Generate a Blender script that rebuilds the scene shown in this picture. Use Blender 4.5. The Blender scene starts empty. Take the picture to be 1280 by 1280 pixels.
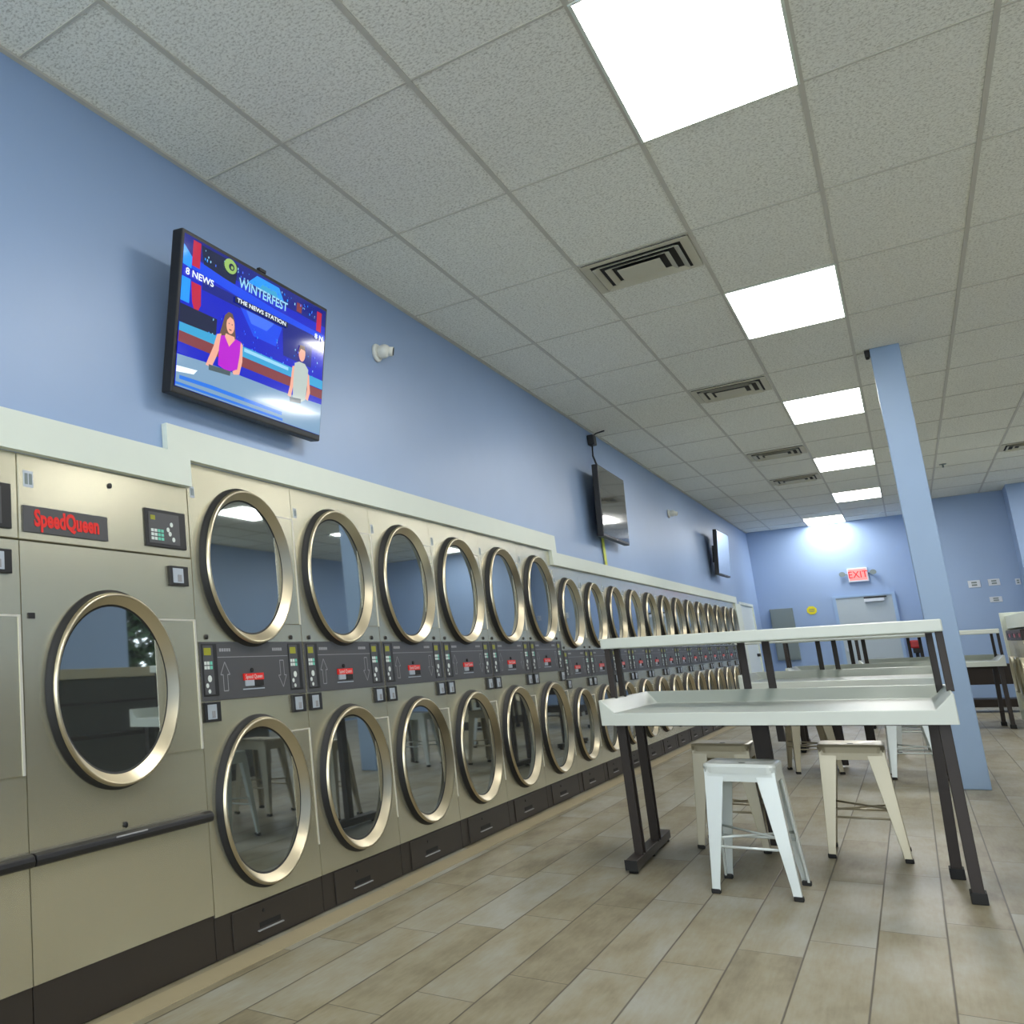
import bpy, bmesh, math, random
from mathutils import Vector, Matrix
random.seed(4)
scene = bpy.context.scene
col = scene.collection
PI = math.pi
HC = 3.551          # ceiling height
TU, TV_ = 0.6096, 1.259   # ceiling grid pitch across / along
U0 = 0.1707

# ------------------------------------------------------------------ materials
def srgb(r, g, b):
    f = lambda c: (c / 255 / 12.92) if c / 255 <= .04045 else ((c / 255 + .055) / 1.055) ** 2.4
    return (f(r), f(g), f(b), 1)

def mat(name, c, rough=.5, metal=0.0, noise=0.0, nscale=8.0, spec=.5, coat=0.0, stretch=None, bump=0.0, emit=None, estr=1.0, aniso=0.0):
    m = bpy.data.materials.new(name); m.use_nodes = True
    nt = m.node_tree; b = nt.nodes['Principled BSDF']
    b.inputs['Base Color'].default_value = c
    b.inputs['Roughness'].default_value = rough
    b.inputs['Metallic'].default_value = metal
    b.inputs['Specular IOR Level'].default_value = spec
    b.inputs['Coat Weight'].default_value = coat
    b.inputs['Anisotropic'].default_value = aniso
    if emit:
        b.inputs['Emission Color'].default_value = emit
        b.inputs['Emission Strength'].default_value = estr
    if noise or bump:
        tc = nt.nodes.new('ShaderNodeTexCoord'); mp = nt.nodes.new('ShaderNodeMapping')
        if stretch: mp.inputs['Scale'].default_value = stretch
        n = nt.nodes.new('ShaderNodeTexNoise'); n.inputs['Scale'].default_value = nscale; n.inputs['Detail'].default_value = 4
        nt.links.new(tc.outputs['Object'], mp.inputs[0]); nt.links.new(mp.outputs[0], n.inputs['Vector'])
        if noise:
            mx = nt.nodes.new('ShaderNodeMix'); mx.data_type = 'RGBA'
            mx.inputs['A'].default_value = tuple(v * (1 - noise) for v in c[:3]) + (1,)
            mx.inputs['B'].default_value = tuple(min(1, v * (1 + noise)) for v in c[:3]) + (1,)
            nt.links.new(n.outputs['Fac'], mx.inputs['Factor']); nt.links.new(mx.outputs['Result'], b.inputs['Base Color'])
        if bump:
            bp = nt.nodes.new('ShaderNodeBump'); bp.inputs['Strength'].default_value = bump; bp.inputs['Distance'].default_value = .002
            nt.links.new(n.outputs['Fac'], bp.inputs['Height']); nt.links.new(bp.outputs[0], b.inputs['Normal'])
    return m

M = {}
M['wall'] = mat('blue_wall_paint', srgb(146, 170, 205), .42, noise=.03, nscale=3, bump=.12)
M['column'] = mat('blue_column_paint', srgb(147, 172, 203), .45, noise=.03, nscale=5)
M['steel'] = mat('brushed_steel', (.655, .625, .475, 1), .265, .82, noise=.06, nscale=6, stretch=(1, 6, .6))
M['steel_edge'] = mat('bright_steel_edge', (.66, .64, .56, 1), .4, .4)
M['ring'] = mat('polished_ring_steel', (.61, .54, .385, 1), .33, 1.0, noise=.05, nscale=5)
M['gasket'] = mat('black_gasket', (.012, .012, .012, 1), .6)
M['glass'] = mat('tinted_door_glass', (.40, .44, .44, 1), .025, .95)
M['strip'] = mat('charcoal_plastic', srgb(74, 74, 76), .42, noise=.05, nscale=20)
M['black'] = mat('black_plastic', (.010, .010, .011, 1), .45)
M['dark'] = mat('dark_recess', (.006, .006, .006, 1), .7)
M['kick'] = mat('kick_panel_brown', srgb(45, 39, 33), .5, noise=.08, nscale=12)
M['red'] = mat('brand_red', srgb(225, 30, 22), .4)
M['keywhite'] = mat('key_white', srgb(215, 222, 216), .5)
M['keygreen'] = mat('key_green', srgb(110, 200, 175), .5)
M['lime'] = mat('display_lime', srgb(150, 150, 30), .4)
M['lineg'] = mat('printed_grey_line', srgb(150, 150, 152), .5)
M['coin'] = mat('coin_slot_silver', srgb(190, 198, 206), .3, .4)
M['trim'] = mat('white_fascia', srgb(218, 225, 213), .5, noise=.02)
M['white'] = mat('white_laminate', srgb(200, 206, 198), .34, noise=.02, nscale=6)
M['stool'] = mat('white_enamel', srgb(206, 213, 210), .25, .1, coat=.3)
M['stool_shade'] = mat('shaded_enamel', srgb(170, 161, 137), .3, .4, coat=.2)  # darker, warmer stool enamel: shade under the tables put into the colour
M['leg'] = mat('dark_brown_steel', srgb(42, 33, 28), .45, .2, noise=.1, nscale=20)
M['rubber'] = mat('black_rubber', (.01, .01, .01, 1), .7)
M['tee'] = mat('ceiling_tee', srgb(196, 193, 181), .5)
M['vent'] = mat('vent_cream', srgb(196, 192, 172), .5)
M['camw'] = mat('camera_white', srgb(225, 225, 215), .35)
M['door'] = mat('grey_door_paint', srgb(176, 188, 194), .45, noise=.02)
M['doorframe'] = mat('door_frame_paint', srgb(150, 178, 212), .45)
M['doorwhite'] = mat('white_door_paint', srgb(216, 226, 226), .4)
M['panelgrey'] = mat('panel_grey', srgb(120, 132, 132), .5, noise=.04)
M['yellow'] = mat('sign_yellow', srgb(226, 212, 20), .5)
M['tagyellow'] = mat('tag_yellow_green', srgb(206, 214, 70), .5)
M['plate'] = mat('plate_white', srgb(210, 216, 224), .4)
M['exitface'] = mat('exit_face', srgb(240, 150, 145), .4, emit=srgb(255, 90, 90), estr=.45)
M['exitred'] = mat('exit_red', srgb(200, 10, 25), .4, emit=srgb(255, 10, 30), estr=.7)
M['lamp'] = mat('light_diffuser', srgb(250, 250, 250), .5, emit=(1, .985, .95, 1), estr=21.5)
M['screen_off'] = mat('screen_glass', (.012, .012, .013, 1), .08, 0, spec=.8, coat=.6)
M['redp'] = mat('candy_red', srgb(170, 20, 25), .3)
M['beige'] = mat('washer_beige_steel', srgb(190, 184, 158), .4, .35, noise=.05)
M['darkred'] = mat('washer_control_dark', srgb(46, 28, 26), .4)

def tile_mat():
    m = bpy.data.materials.new('speckled_ceiling_tile'); m.use_nodes = True
    nt = m.node_tree; b = nt.nodes['Principled BSDF']; b.inputs['Roughness'].default_value = .9
    tc = nt.nodes.new('ShaderNodeTexCoord')
    n = nt.nodes.new('ShaderNodeTexNoise'); n.inputs['Scale'].default_value = 85; n.inputs['Detail'].default_value = 5; n.inputs['Roughness'].default_value = .75
    n2 = nt.nodes.new('ShaderNodeTexNoise'); n2.inputs['Scale'].default_value = .8
    cr = nt.nodes.new('ShaderNodeValToRGB')
    cr.color_ramp.elements[0].position = .34; cr.color_ramp.elements[0].color = srgb(186, 184, 170)
    cr.color_ramp.elements[1].position = .52; cr.color_ramp.elements[1].color = srgb(246, 246, 236)
    mx = nt.nodes.new('ShaderNodeMix'); mx.data_type = 'RGBA'; mx.blend_type = 'MULTIPLY'; mx.inputs['Factor'].default_value = .08
    nt.links.new(tc.outputs['Object'], n.inputs['Vector']); nt.links.new(tc.outputs['Object'], n2.inputs['Vector'])
    nt.links.new(n.outputs['Fac'], cr.inputs[0]); nt.links.new(cr.outputs[0], mx.inputs['A']); nt.links.new(n2.outputs['Fac'], mx.inputs['B'])
    nt.links.new(mx.outputs['Result'], b.inputs['Base Color'])
    bp = nt.nodes.new('ShaderNodeBump'); bp.inputs['Strength'].default_value = .3; bp.inputs['Distance'].default_value = .003
    nt.links.new(n.outputs['Fac'], bp.inputs['Height']); nt.links.new(bp.outputs[0], b.inputs['Normal'])
    return m

def floor_mat():
    m = bpy.data.materials.new('wood_look_plank_tile'); m.use_nodes = True
    nt = m.node_tree; L = nt.links; N = nt.nodes.new; b = nt.nodes['Principled BSDF']
    def mth(op, a, c=None):
        n = N('ShaderNodeMath'); n.operation = op
        for i, v in enumerate((a, c)):
            if v is None: continue
            if isinstance(v, (int, float)): n.inputs[i].default_value = v
            else: L.new(v, n.inputs[i])
        return n.outputs[0]
    tc = N('ShaderNodeTexCoord'); sx = N('ShaderNodeSeparateXYZ'); L.new(tc.outputs['Object'], sx.inputs[0])
    W_, LEN = .2035, 1.2
    xr = mth('DIVIDE', mth('SUBTRACT', sx.outputs['X'], .163), W_)
    row = mth('FLOOR', xr); fx = mth('FRACT', xr)
    wn0 = N('ShaderNodeTexWhiteNoise'); wn0.noise_dimensions = '1D'; L.new(row, wn0.inputs['W'])
    jit = mth('MULTIPLY', wn0.outputs['Value'], .10)
    yr = mth('DIVIDE', mth('ADD', mth('SUBTRACT', mth('SUBTRACT', sx.outputs['Y'], .33), mth('MULTIPLY', row, .27)), jit), LEN)
    fy = mth('FRACT', yr); py = mth('FLOOR', yr)
    ex = mth('MULTIPLY', mth('MINIMUM', fx, mth('SUBTRACT', 1, fx)), W_)
    ey = mth('MULTIPLY', mth('MINIMUM', fy, mth('SUBTRACT', 1, fy)), LEN)
    ed = mth('MINIMUM', ex, ey)
    cx = N('ShaderNodeCombineXYZ'); L.new(row, cx.inputs[0]); L.new(py, cx.inputs[1])
    wn = N('ShaderNodeTexWhiteNoise'); wn.noise_dimensions = '3D'; L.new(cx.outputs[0], wn.inputs['Vector'])
    # grain: streaks along the plank, shifted per plank
    off = N('ShaderNodeVectorMath'); off.operation = 'MULTIPLY_ADD'
    L.new(wn.outputs['Color'], off.inputs[0]); off.inputs[1].default_value = (9, 9, 9)
    L.new(tc.outputs['Object'], off.inputs[2])
    mp = N('ShaderNodeMapping'); mp.inputs['Scale'].default_value = (5, 1.6, 1); L.new(off.outputs[0], mp.inputs[0])
    n1 = N('ShaderNodeTexNoise'); n1.inputs['Scale'].default_value = 1.3; n1.inputs['Detail'].default_value = 6; n1.inputs['Roughness'].default_value = .6; L.new(mp.outputs[0], n1.inputs['Vector'])
    mp2 = N('ShaderNodeMapping'); mp2.inputs['Scale'].default_value = (60, 6, 1); L.new(off.outputs[0], mp2.inputs[0])
    n2 = N('ShaderNodeTexNoise'); n2.inputs['Scale'].default_value = 1.5; n2.inputs['Detail'].default_value = 4; L.new(mp2.outputs[0], n2.inputs['Vector'])
    cr = N('ShaderNodeValToRGB'); e = cr.color_ramp.elements
    e[0].position = .25; e[0].color = srgb(102, 92, 70)
    e[1].position = .75; e[1].color = srgb(154, 154, 144)
    k = cr.color_ramp.elements.new(.48); k.color = srgb(138, 130, 106)
    s = mth('ADD', mth('MULTIPLY', n1.outputs['Fac'], .85), mth('MULTIPLY', wn.outputs['Value'], .22))
    s2 = mth('ADD', s, mth('MULTIPLY', mth('SUBTRACT', n2.outputs['Fac'], .5), .22))
    L.new(s2, cr.inputs[0])
    gm = N('ShaderNodeMapRange'); gm.inputs['From Min'].default_value = .0013; gm.inputs['From Max'].default_value = .0040; L.new(ed, gm.inputs['Value'])
    mx = N('ShaderNodeMix'); mx.data_type = 'RGBA'; mx.inputs['A'].default_value = srgb(74, 66, 52)
    L.new(gm.outputs[0], mx.inputs['Factor']); L.new(cr.outputs[0], mx.inputs['B'])
    L.new(mx.outputs['Result'], b.inputs['Base Color'])
    b.inputs['Roughness'].default_value = .42
    bp = N('ShaderNodeBump'); bp.inputs['Strength'].default_value = .35; bp.inputs['Distance'].default_value = .002
    L.new(gm.outputs[0], bp.inputs['Height']); L.new(bp.outputs[0], b.inputs['Normal'])
    return m
M['tile'] = tile_mat(); M['floor'] = floor_mat()

# ------------------------------------------------------------------ mesh builder
class MB:
    def __init__(s): s.bm = bmesh.new()
    def face(s, pts, m=0, smooth=False):
        f = s.bm.faces.new([s.bm.verts.new(p) for p in pts]); f.material_index = m; f.smooth = smooth; return f
    def box(s, x0, x1, y0, y1, z0, z1, m=0):
        v = [s.bm.verts.new(p) for p in ((x0,y0,z0),(x1,y0,z0),(x1,y1,z0),(x0,y1,z0),(x0,y0,z1),(x1,y0,z1),(x1,y1,z1),(x0,y1,z1))]
        for q in ((3,2,1,0),(4,5,6,7),(0,1,5,4),(1,2,6,5),(2,3,7,6),(3,0,4,7)):
            f = s.bm.faces.new([v[i] for i in q]); f.material_index = m
        return s
    def hexa(s, bot, top, m=0):
        n = len(bot)
        a = [s.bm.verts.new(p) for p in bot]; b = [s.bm.verts.new(p) for p in top]
        for f in ([a[::-1], b] + [[a[i], a[(i+1)%n], b[(i+1)%n], b[i]] for i in range(n)]):
            g = s.bm.faces.new(f); g.material_index = m
        return s
    def loft(s, rings, m=0, smooth=False, cap=True):
        R = [[s.bm.verts.new(p) for p in r] for r in rings]; n = len(R[0])
        for A, B in zip(R, R[1:]):
            for i in range(n):
                f = s.bm.faces.new([A[i], A[(i+1)%n], B[(i+1)%n], B[i]]); f.material_index = m; f.smooth = smooth
        if cap:
            f = s.bm.faces.new(R[0][::-1]); f.material_index = m
            f = s.bm.faces.new(R[-1]); f.material_index = m
        return s
    def lathe(s, c, prof, axis='X', n=48, m=0, smooth=True, mats=None):
        rings = []
        for r, h in prof:
            ring = []
            for i in range(n):
                a = 2*PI*i/n; p, q = r*math.cos(a), r*math.sin(a)
                ring.append({'X': (c[0]+h, c[1]+p, c[2]+q), 'Y': (c[0]+q, c[1]+h, c[2]+p), 'Z': (c[0]+p, c[1]+q, c[2]+h)}[axis])
            rings.append([s.bm.verts.new(p) for p in ring])
        for k, (A, B) in enumerate(zip(rings, rings[1:])):
            for i in range(n):
                f = s.bm.faces.new([A[i], A[(i+1)%n], B[(i+1)%n], B[i]]); f.material_index = mats[k] if mats else m; f.smooth = smooth
        for R, (r, h), rev in ((rings[0], prof[0], True), (rings[-1], prof[-1], False)):
            if r < .5 and r > 0 and getattr(s, 'cap', True):
                f = s.bm.faces.new(R[::-1] if rev else R); f.material_index = (mats[0] if rev else mats[-1]) if mats else m
        return s
    def tube(s, pts, r, n=10, m=0):
        pts = [Vector(p) for p in pts]; rings = []
        up = Vector((0.13, .21, .97))
        for i, p in enumerate(pts):
            d = (pts[min(i+1, len(pts)-1)] - pts[max(i-1, 0)]).normalized()
            a = d.cross(up)
            if a.length < .2: a = d.cross(Vector((1, 0, 0)))
            a.normalize(); b = d.cross(a)
            rings.append([p + a*r*math.cos(2*PI*k/n) + b*r*math.sin(2*PI*k/n) for k in range(n)])
        return s.loft(rings, m, True)
    def plate_hole(s, y0, y1, z0, z1, cy, cz, r, x=0.0, back=-.06, m=0, n=64):
        # front plate at x with a round hole, returned edges to 'back'
        circ, rect = [], []
        angs = sorted([2*PI*i/n for i in range(n)] + [math.atan2(b-cz, a-cy) % (2*PI) for a in (y0, y1) for b in (z0, z1)])
        for a in angs:
            ca, sa = math.cos(a), math.sin(a)
            t = min([((y1-cy)/ca) if ca > 1e-9 else 1e9, ((y0-cy)/ca) if ca < -1e-9 else 1e9, ((z1-cz)/sa) if sa > 1e-9 else 1e9, ((z0-cz)/sa) if sa < -1e-9 else 1e9])
            circ.append(s.bm.verts.new((x, cy+r*ca, cz+r*sa))); rect.append(s.bm.verts.new((x, cy+t*ca, cz+t*sa)))
        bk = [s.bm.verts.new((back, v.co.y, v.co.z)) for v in rect]
        k = len(angs)
        for i in range(k):
            j = (i+1) % k
            for q in ([circ[i], rect[i], rect[j], circ[j]], [rect[i], bk[i], bk[j], rect[j]]):
                f = s.bm.faces.new(q); f.material_index = m
        return s
    def text(s, txt, size, T, m=0, depth=0.0, align='CENTER', xs=1.0, bold=0.0):
        c = bpy.data.curves.new('t', 'FONT'); c.body = txt; c.size = size; c.extrude = depth; c.align_x = align; c.align_y = 'CENTER'; c.resolution_u = 3; c.offset = bold*size
        o = bpy.data.objects.new('t', c); col.objects.link(o)
        bpy.context.view_layer.update()
        me = bpy.data.meshes.new_from_object(o.evaluated_get(bpy.context.evaluated_depsgraph_get()))
        bpy.data.objects.remove(o); bpy.data.curves.remove(c)
        me.transform(T @ Matrix.Diagonal((xs, 1, 1, 1)))
        n0 = len(s.bm.faces); s.bm.from_mesh(me); s.bm.faces.ensure_lookup_table()
        for f in s.bm.faces[n0:]: f.material_index = m
        bpy.data.meshes.remove(me); return s
    def build(s, name, mats, parent=None, bevel=0.0, seg=2, recalc=True):
        if recalc: bmesh.ops.recalc_face_normals(s.bm, faces=s.bm.faces)
        me = bpy.data.meshes.new(name); s.bm.to_mesh(me); s.bm.free()
        for m in (mats if isinstance(mats, (list, tuple)) else [mats]): me.materials.append(M[m] if isinstance(m, str) else m)
        o = bpy.data.objects.new(name, me); col.objects.link(o)
        if parent: o.parent = parent
        if bevel:
            b = o.modifiers.new('bevel', 'BEVEL'); b.width = bevel; b.segments = seg; b.limit_method = 'ANGLE'; b.angle_limit = .6
        return o
def YZ(x, y, z):  # text facing +X, reading along +Y
    return Matrix(((0, 0, 1, x), (1, 0, 0, y), (0, 1, 0, z), (0, 0, 0, 1)))
def XZ(x, y, z):  # text facing -Y, reading along +X
    return Matrix(((1, 0, 0, x), (0, 0, -1, y), (0, 1, 0, z), (0, 0, 0, 1)))
def tag(o, label, cat, group=None):
    o['label'] = label; o['category'] = cat
    if group: o['group'] = group
    return o
def thing(name, label, cat, loc=(0, 0, 0), rz=0, group=None):
    o = bpy.data.objects.new(name, None); col.objects.link(o); o.empty_display_size = .1
    o.location = loc; o.rotation_euler = (0, 0, rz); return tag(o, label, cat, group)
def struct(mb, name, m, bevel=0.0):
    o = mb.build(name, m, None, bevel); o['kind'] = 'structure'; return o
def dup(root, loc, rz=None, label=None, group=None):
    kids = {}
    for o in bpy.data.objects:
        if o.parent: kids.setdefault(o.parent.name, []).append(o)
    r = root.copy(); col.objects.link(r); r.location = loc
    if rz is not None: r.rotation_euler = (0, 0, rz)
    if label: r['label'] = label
    if group: r['group'] = group
    def rec(src, dst):
        for ch in kids.get(src.name, []):
            c = ch.copy(); col.objects.link(c); c.parent = dst; rec(ch, c)
    rec(root, r)
    return r

# ------------------------------------------------------------------ room shell
Y0, YB, XR = -6.0, 20.99, 7.2
struct(MB().box(-1.0, XR+.2, Y0-.2, YB+.4, -.1, 0), 'floor', 'floor')
struct(MB().box(-.2, XR+.2, Y0-.2, YB+.4, HC, HC+.1), 'ceiling', 'tile')
w = MB()
for y0, y1, z0 in ((Y0, -1.09, 0), (-1.09, .944, 1.972), (.944, 6.318, 2.09), (6.318, 17.385, 1.965), (17.385, 18.05, 0), (20.0, YB, 0), (18.05, 20.0, 2.0)):
    w.box(-.15, 0, y0, y1, z0, HC)
struct(w, 'wall_left', 'wall')
struct(MB().box(-.15, 2.75, YB, YB+.2, 0, HC), 'wall_back', 'wall')
struct(MB().box(2.75, 2.95, 18.88, YB+.2, 0, HC), 'wall_return', 'wall')
struct(MB().box(2.95, 3.77, 18.88, 19.08, 0, HC).box(3.77, XR, 18.2, 19.08, 0, HC), 'wall_alcove', 'wall')
wr = MB()
for y0, y1 in ((Y0, 9.0), (11.4, 19.08)): wr.box(XR, XR+.2, y0, y1, 0, HC)
wr.box(XR, XR+.2, 9.0, 11.4, 0, 1.2).box(XR, XR+.2, 9.0, 11.4, 3.0, HC)
struct(wr, 'wall_right', 'wall')
wf = MB().box(-.15, XR+.2, Y0-.2, Y0, 0, .35).box(-.15, XR+.2, Y0-.2, Y0, 3.1, HC)
for x0, x1 in ((-.15, .3), (2.45, 2.6), (4.7, 4.85), (6.95, XR+.2)): wf.box(x0, x1, Y0-.2, Y0, .35, 3.1)
struct(wf, 'wall_front', 'wall')
for k, (x0, x1) in enumerate(((.3, 2.45), (2.6, 4.7), (4.85, 6.95))):  # added unseen storefront windows, letting in daylight to brighten walls and ceiling
    wn = MB()
    for q in ((x0, x0+.05, .35, 3.1), (x1-.05, x1, .35, 3.1), (x0+.05, x1-.05, .35, .41), (x0+.05, x1-.05, 3.04, 3.1)): wn.box(q[0], q[1], Y0-.12, Y0-.06, q[2], q[3])
    struct(wn, 'window_%d' % (k+1), 'trim')
wn = MB()
for q in ((9.0, 9.06, 1.2, 3.0), (11.34, 11.4, 1.2, 3.0), (9.06, 11.34, 1.2, 1.26), (9.06, 11.34, 2.94, 3.0), (10.17, 10.23, 1.26, 2.94)): wn.box(XR+.06, XR+.12, q[0], q[1], q[2], q[3])
struct(wn, 'window_4', 'trim')
struct(MB().box(2.365, 2.552, 7.455, 7.645, 0, HC), 'column', 'column', .006)
# white fascia above the dryers
f = MB()
f.box(.001, .028, Y0, .79, 1.957, 2.1).box(.001, .028, .79, .949, 1.957, 2.218).box(.001, .028, .949, 6.315, 2.076, 2.218)
f.box(.001, .028, 6.315, 6.46, 1.95, 2.218).box(.001, .028, 6.46, 17.6, 1.95, 2.066)
struct(f, 'trim_1', 'trim')
# light tile strip on the floor along the dryers
struct(MB().box(.03, .125, -1.2, 17.4, 0, .004), 'trim_2', mat('tan_border_tile', srgb(164, 152, 122), .45, noise=.1, nscale=5))
# ceiling tees
t = MB()
k = 0
for u in range(1, 13):
    x = u*TU - U0
    if x < XR: t.box(x-.010, x+.010, Y0, YB, HC-.006, HC-.0005)
for v in range(-4, 17):
    y = v*TV_
    t.box(0, XR, y-.007, y+.007, HC-.005, HC-.0005)
t.box(0, .02, Y0, YB, HC-.012, HC-.0005)
struct(t, 'trim_3', 'tee')

# ------------------------------------------------------------------ ceiling lights
def ceiling_light(x0, y0, label, group='ceiling light panels'):
    r = thing('ceiling_light', label, 'light', (x0+TU/2, y0+TV_/2, HC-.006), 0, group)
    MB().box(-TU/2+.014, TU/2-.014, -TV_/2+.012, TV_/2-.012, -.004, 0).build('diffuser', 'lamp', r)
    fr = MB(); a, b = TU/2-.002, TV_/2-.002
    for q in ((-a, -a+.012, -b, b), (a-.012, a, -b, b), (-a+.012, a-.012, -b, -b+.01), (-a+.012, a-.012, b-.01, b)): fr.box(q[0], q[1], q[2], q[3], -.006, .002)
    fr.build('frame', 'trim', r); return r
xl = 3*TU - U0
names = ['large ceiling light panel cut off by the top edge of the photo', 'second nearest ceiling light panel, just beyond the large cut-off panel',
         'ceiling light panel beside the top of the blue column', 'fourth ceiling light panel of the row, left of the column',
         'fifth ceiling light panel, above the exit sign side of the room']
for i, nm in enumerate(names): ceiling_light(xl, TV_*(1+3*i), nm)
ceiling_light(xl-TU, 16*TV_-.02-.43, 'farthest ceiling light panel, touching the blue back wall')
for i in range(-1, 6): ceiling_light(8*TU-U0, TV_*(1+3*i), 'added fill light panel of the right hand row, outside the frame', 'added right hand row of fill lights')  # unseen panels added to help light the room
ceiling_light(xl, TV_*-2, 'added fill light panel behind the camera')  # one more unseen panel, added as fill for the near end

# ------------------------------------------------------------------ ceiling vents
def vent(x0, y0, label, w_=.58, d_=.56):
    r = thing('ceiling_vent', label, 'vent', (x0+w_/2, y0+d_/2, HC-.008), 0, 'square ceiling air vents')
    MB().box(-w_/2+.01, w_/2-.01, -d_/2+.01, d_/2-.01, .0, .006).build('duct_opening', 'dark', r)
    def sq(o, i, zo, zi):
        b = MB()
        O = [(-w_/2*o, -d_/2*o), (w_/2*o, -d_/2*o), (w_/2*o, d_/2*o), (-w_/2*o, d_/2*o)]
        I = [(-w_/2*i, -d_/2*i), (w_/2*i, -d_/2*i), (w_/2*i, d_/2*i), (-w_/2*i, d_/2*i)]
        th = .003
        for k in range(4):
            j = (k+1) % 4
            b.hexa([(*O[k], zo), (*O[j], zo), (*I[j], zi), (*I[k], zi)], [(*O[k], zo+th), (*O[j], zo+th), (*I[j], zi+th), (*I[k], zi+th)])
        return b
    sq(1.0, .84, -.004, -.006).build('vent_frame', 'vent', r)
    for o, i, a, c in ((.80, .70, -.004, -.030), (.60, .50, -.004, -.032)): sq(o, i, a-.02, c+.026).build('louver', 'vent', r)
    MB().box(-w_/2*.40, w_/2*.40, -d_/2*.40, d_/2*.40, -.026, -.022).build('center_plate', 'vent', r)
    return r
xv = 2*TU - U0 + .015
vent(xv, 3*TV_+.03, 'nearest square air vent, left of the second ceiling light')
vent(xv, 6*TV_+.05, 'second nearest air vent in the left ceiling row')
vent(xv, 9*TV_+.15, 'third air vent along the left ceiling row')
vent(xv, 11*TV_+.1, 'farthest small air vent in the left ceiling row')
vent(3.49, 11*TV_+.0, 'air vent at the right edge, right of the column')

# ------------------------------------------------------------------ dryers
def ring_door(root, name, cy, cz, R, hand='R'):
    d = MB()
    d.cap = False
    d.lathe((0, cy, cz), [(R+.006, -.001), (R+.006, .006), (R, .009), (R-.007, .030), (R-.010, .041), (R-.016, .045), (R-.021, .042), (R-.050, .009), (R-.060, .005)], n=72,
            mats=[1, 1, 1, 0, 0, 0, 0, 1])
    o = d.build(name, ['ring', 'gasket'], root)
    g = MB()
    g.lathe((0, cy, cz), [(R-.058, -.002), (R-.058, .006)], n=64, smooth=False)
    g.build('door_glass', 'glass', o)
    return o
def keypad(root, y0, y1, z0, z1, vertical=True):
    w_, h = y1-y0, z1-z0
    k = MB().box(.006, .009, y0, y1, z0, z1).build('keypad', 'black', root, .001)
    MB().box(.0085, .0095, y0+.06*w_, y1-.28*w_, z0+.03*h, z1-.03*h).build('key_plate', 'strip', k)
    MB().box(.0092, .0102, y0+.12*w_, y1-.42*w_, z1-.22*h, z1-.08*h).build('display', 'lime', k)
    b = MB()
    for i in range(3):
        for j in range(2):
            b.box(.0092, .0105, y0+w_*(.1+.19*i), y0+w_*(.1+.19*i+.15), z1-h*(.49-.085*j), z1-h*(.49-.085*j-.065), 1 if i == 2 else 0)
    b.build('buttons', ['keywhite', 'keygreen'], k)
    d = MB()
    for (yy, zz, r) in ((.40, .33, .016), (.22, .20, .011), (.34, .09, .010)):
        d.lathe((.0092, y0+w_*yy, z0+h*zz), [(r*.9, 0), (r*.9, .002)], n=14)
    d.build('lamp_dots', 'keywhite', k)
def arrow(mb, y, z, h, up=True):
    s = 1 if up else -1; hw, sw = .036, .017
    P = [(0, h/2), (hw, h/2-.055), (sw, h/2-.055), (sw*1.0, -h/2), (-sw, -h/2), (-sw, h/2-.055), (-hw, h/2-.055)]
    P = [(y+a, z+s*b) for a, b in P]
    for (a, b), (c, d) in zip(P, P[1:]+P[:1]):
        L = math.hypot(c-a, d-b); nx, ny = -(d-b)/L*.0022, (c-a)/L*.0022
        mb.face([(.0075, a-nx, b-ny), (.0075, c-nx, d-ny), (.0075, c+nx, d+ny), (.0075, a+nx, b+ny)], 0)
def coin_box(root, y0, y1, z0, z1):
    c = MB().box(.0, .014, y0, y1, z0, z1).build('coin_box', 'black', root, .002)
    w_, h = y1-y0, z1-z0
    MB().box(.0135, .016, y0+.14*w_, y1-.30*w_, z0+.14*h, z1-.12*h).box(.0155, .0175, y0+.38*w_, y1-.42*w_, z0+.2*h, z1-.45*h, 1).build('coin_plate', ['coin', 'lineg'], c)
def lock(root, y, z):
    MB().lathe((0, y, z), [(.011, 0), (.011, .006), (.007, .008)], n=16).build('lock', 'black', root)
def kick(root, w_, h, drawer=True):
    k = MB().box(-.8, -.004, .003, w_-.003, .004, h).build('kick_panel', 'kick', root, .002)
    if drawer:
        MB().box(-.004, .002, w_*.135, w_*.845, .01, h-.008).build('lint_drawer', 'kick', k, .002)
        MB().box(.001, .004, w_*.36, w_*.55, .062, .082, 0).box(.001, .010, w_*.34, w_*.57, .050, .054, 1).build('drawer_pull', ['dark', 'lineg'], k)
        MB().lathe((.002, w_*.40, .127), [(.008, 0), (.008, .004)], n=12).build('drawer_lock', 'black', k)
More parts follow.
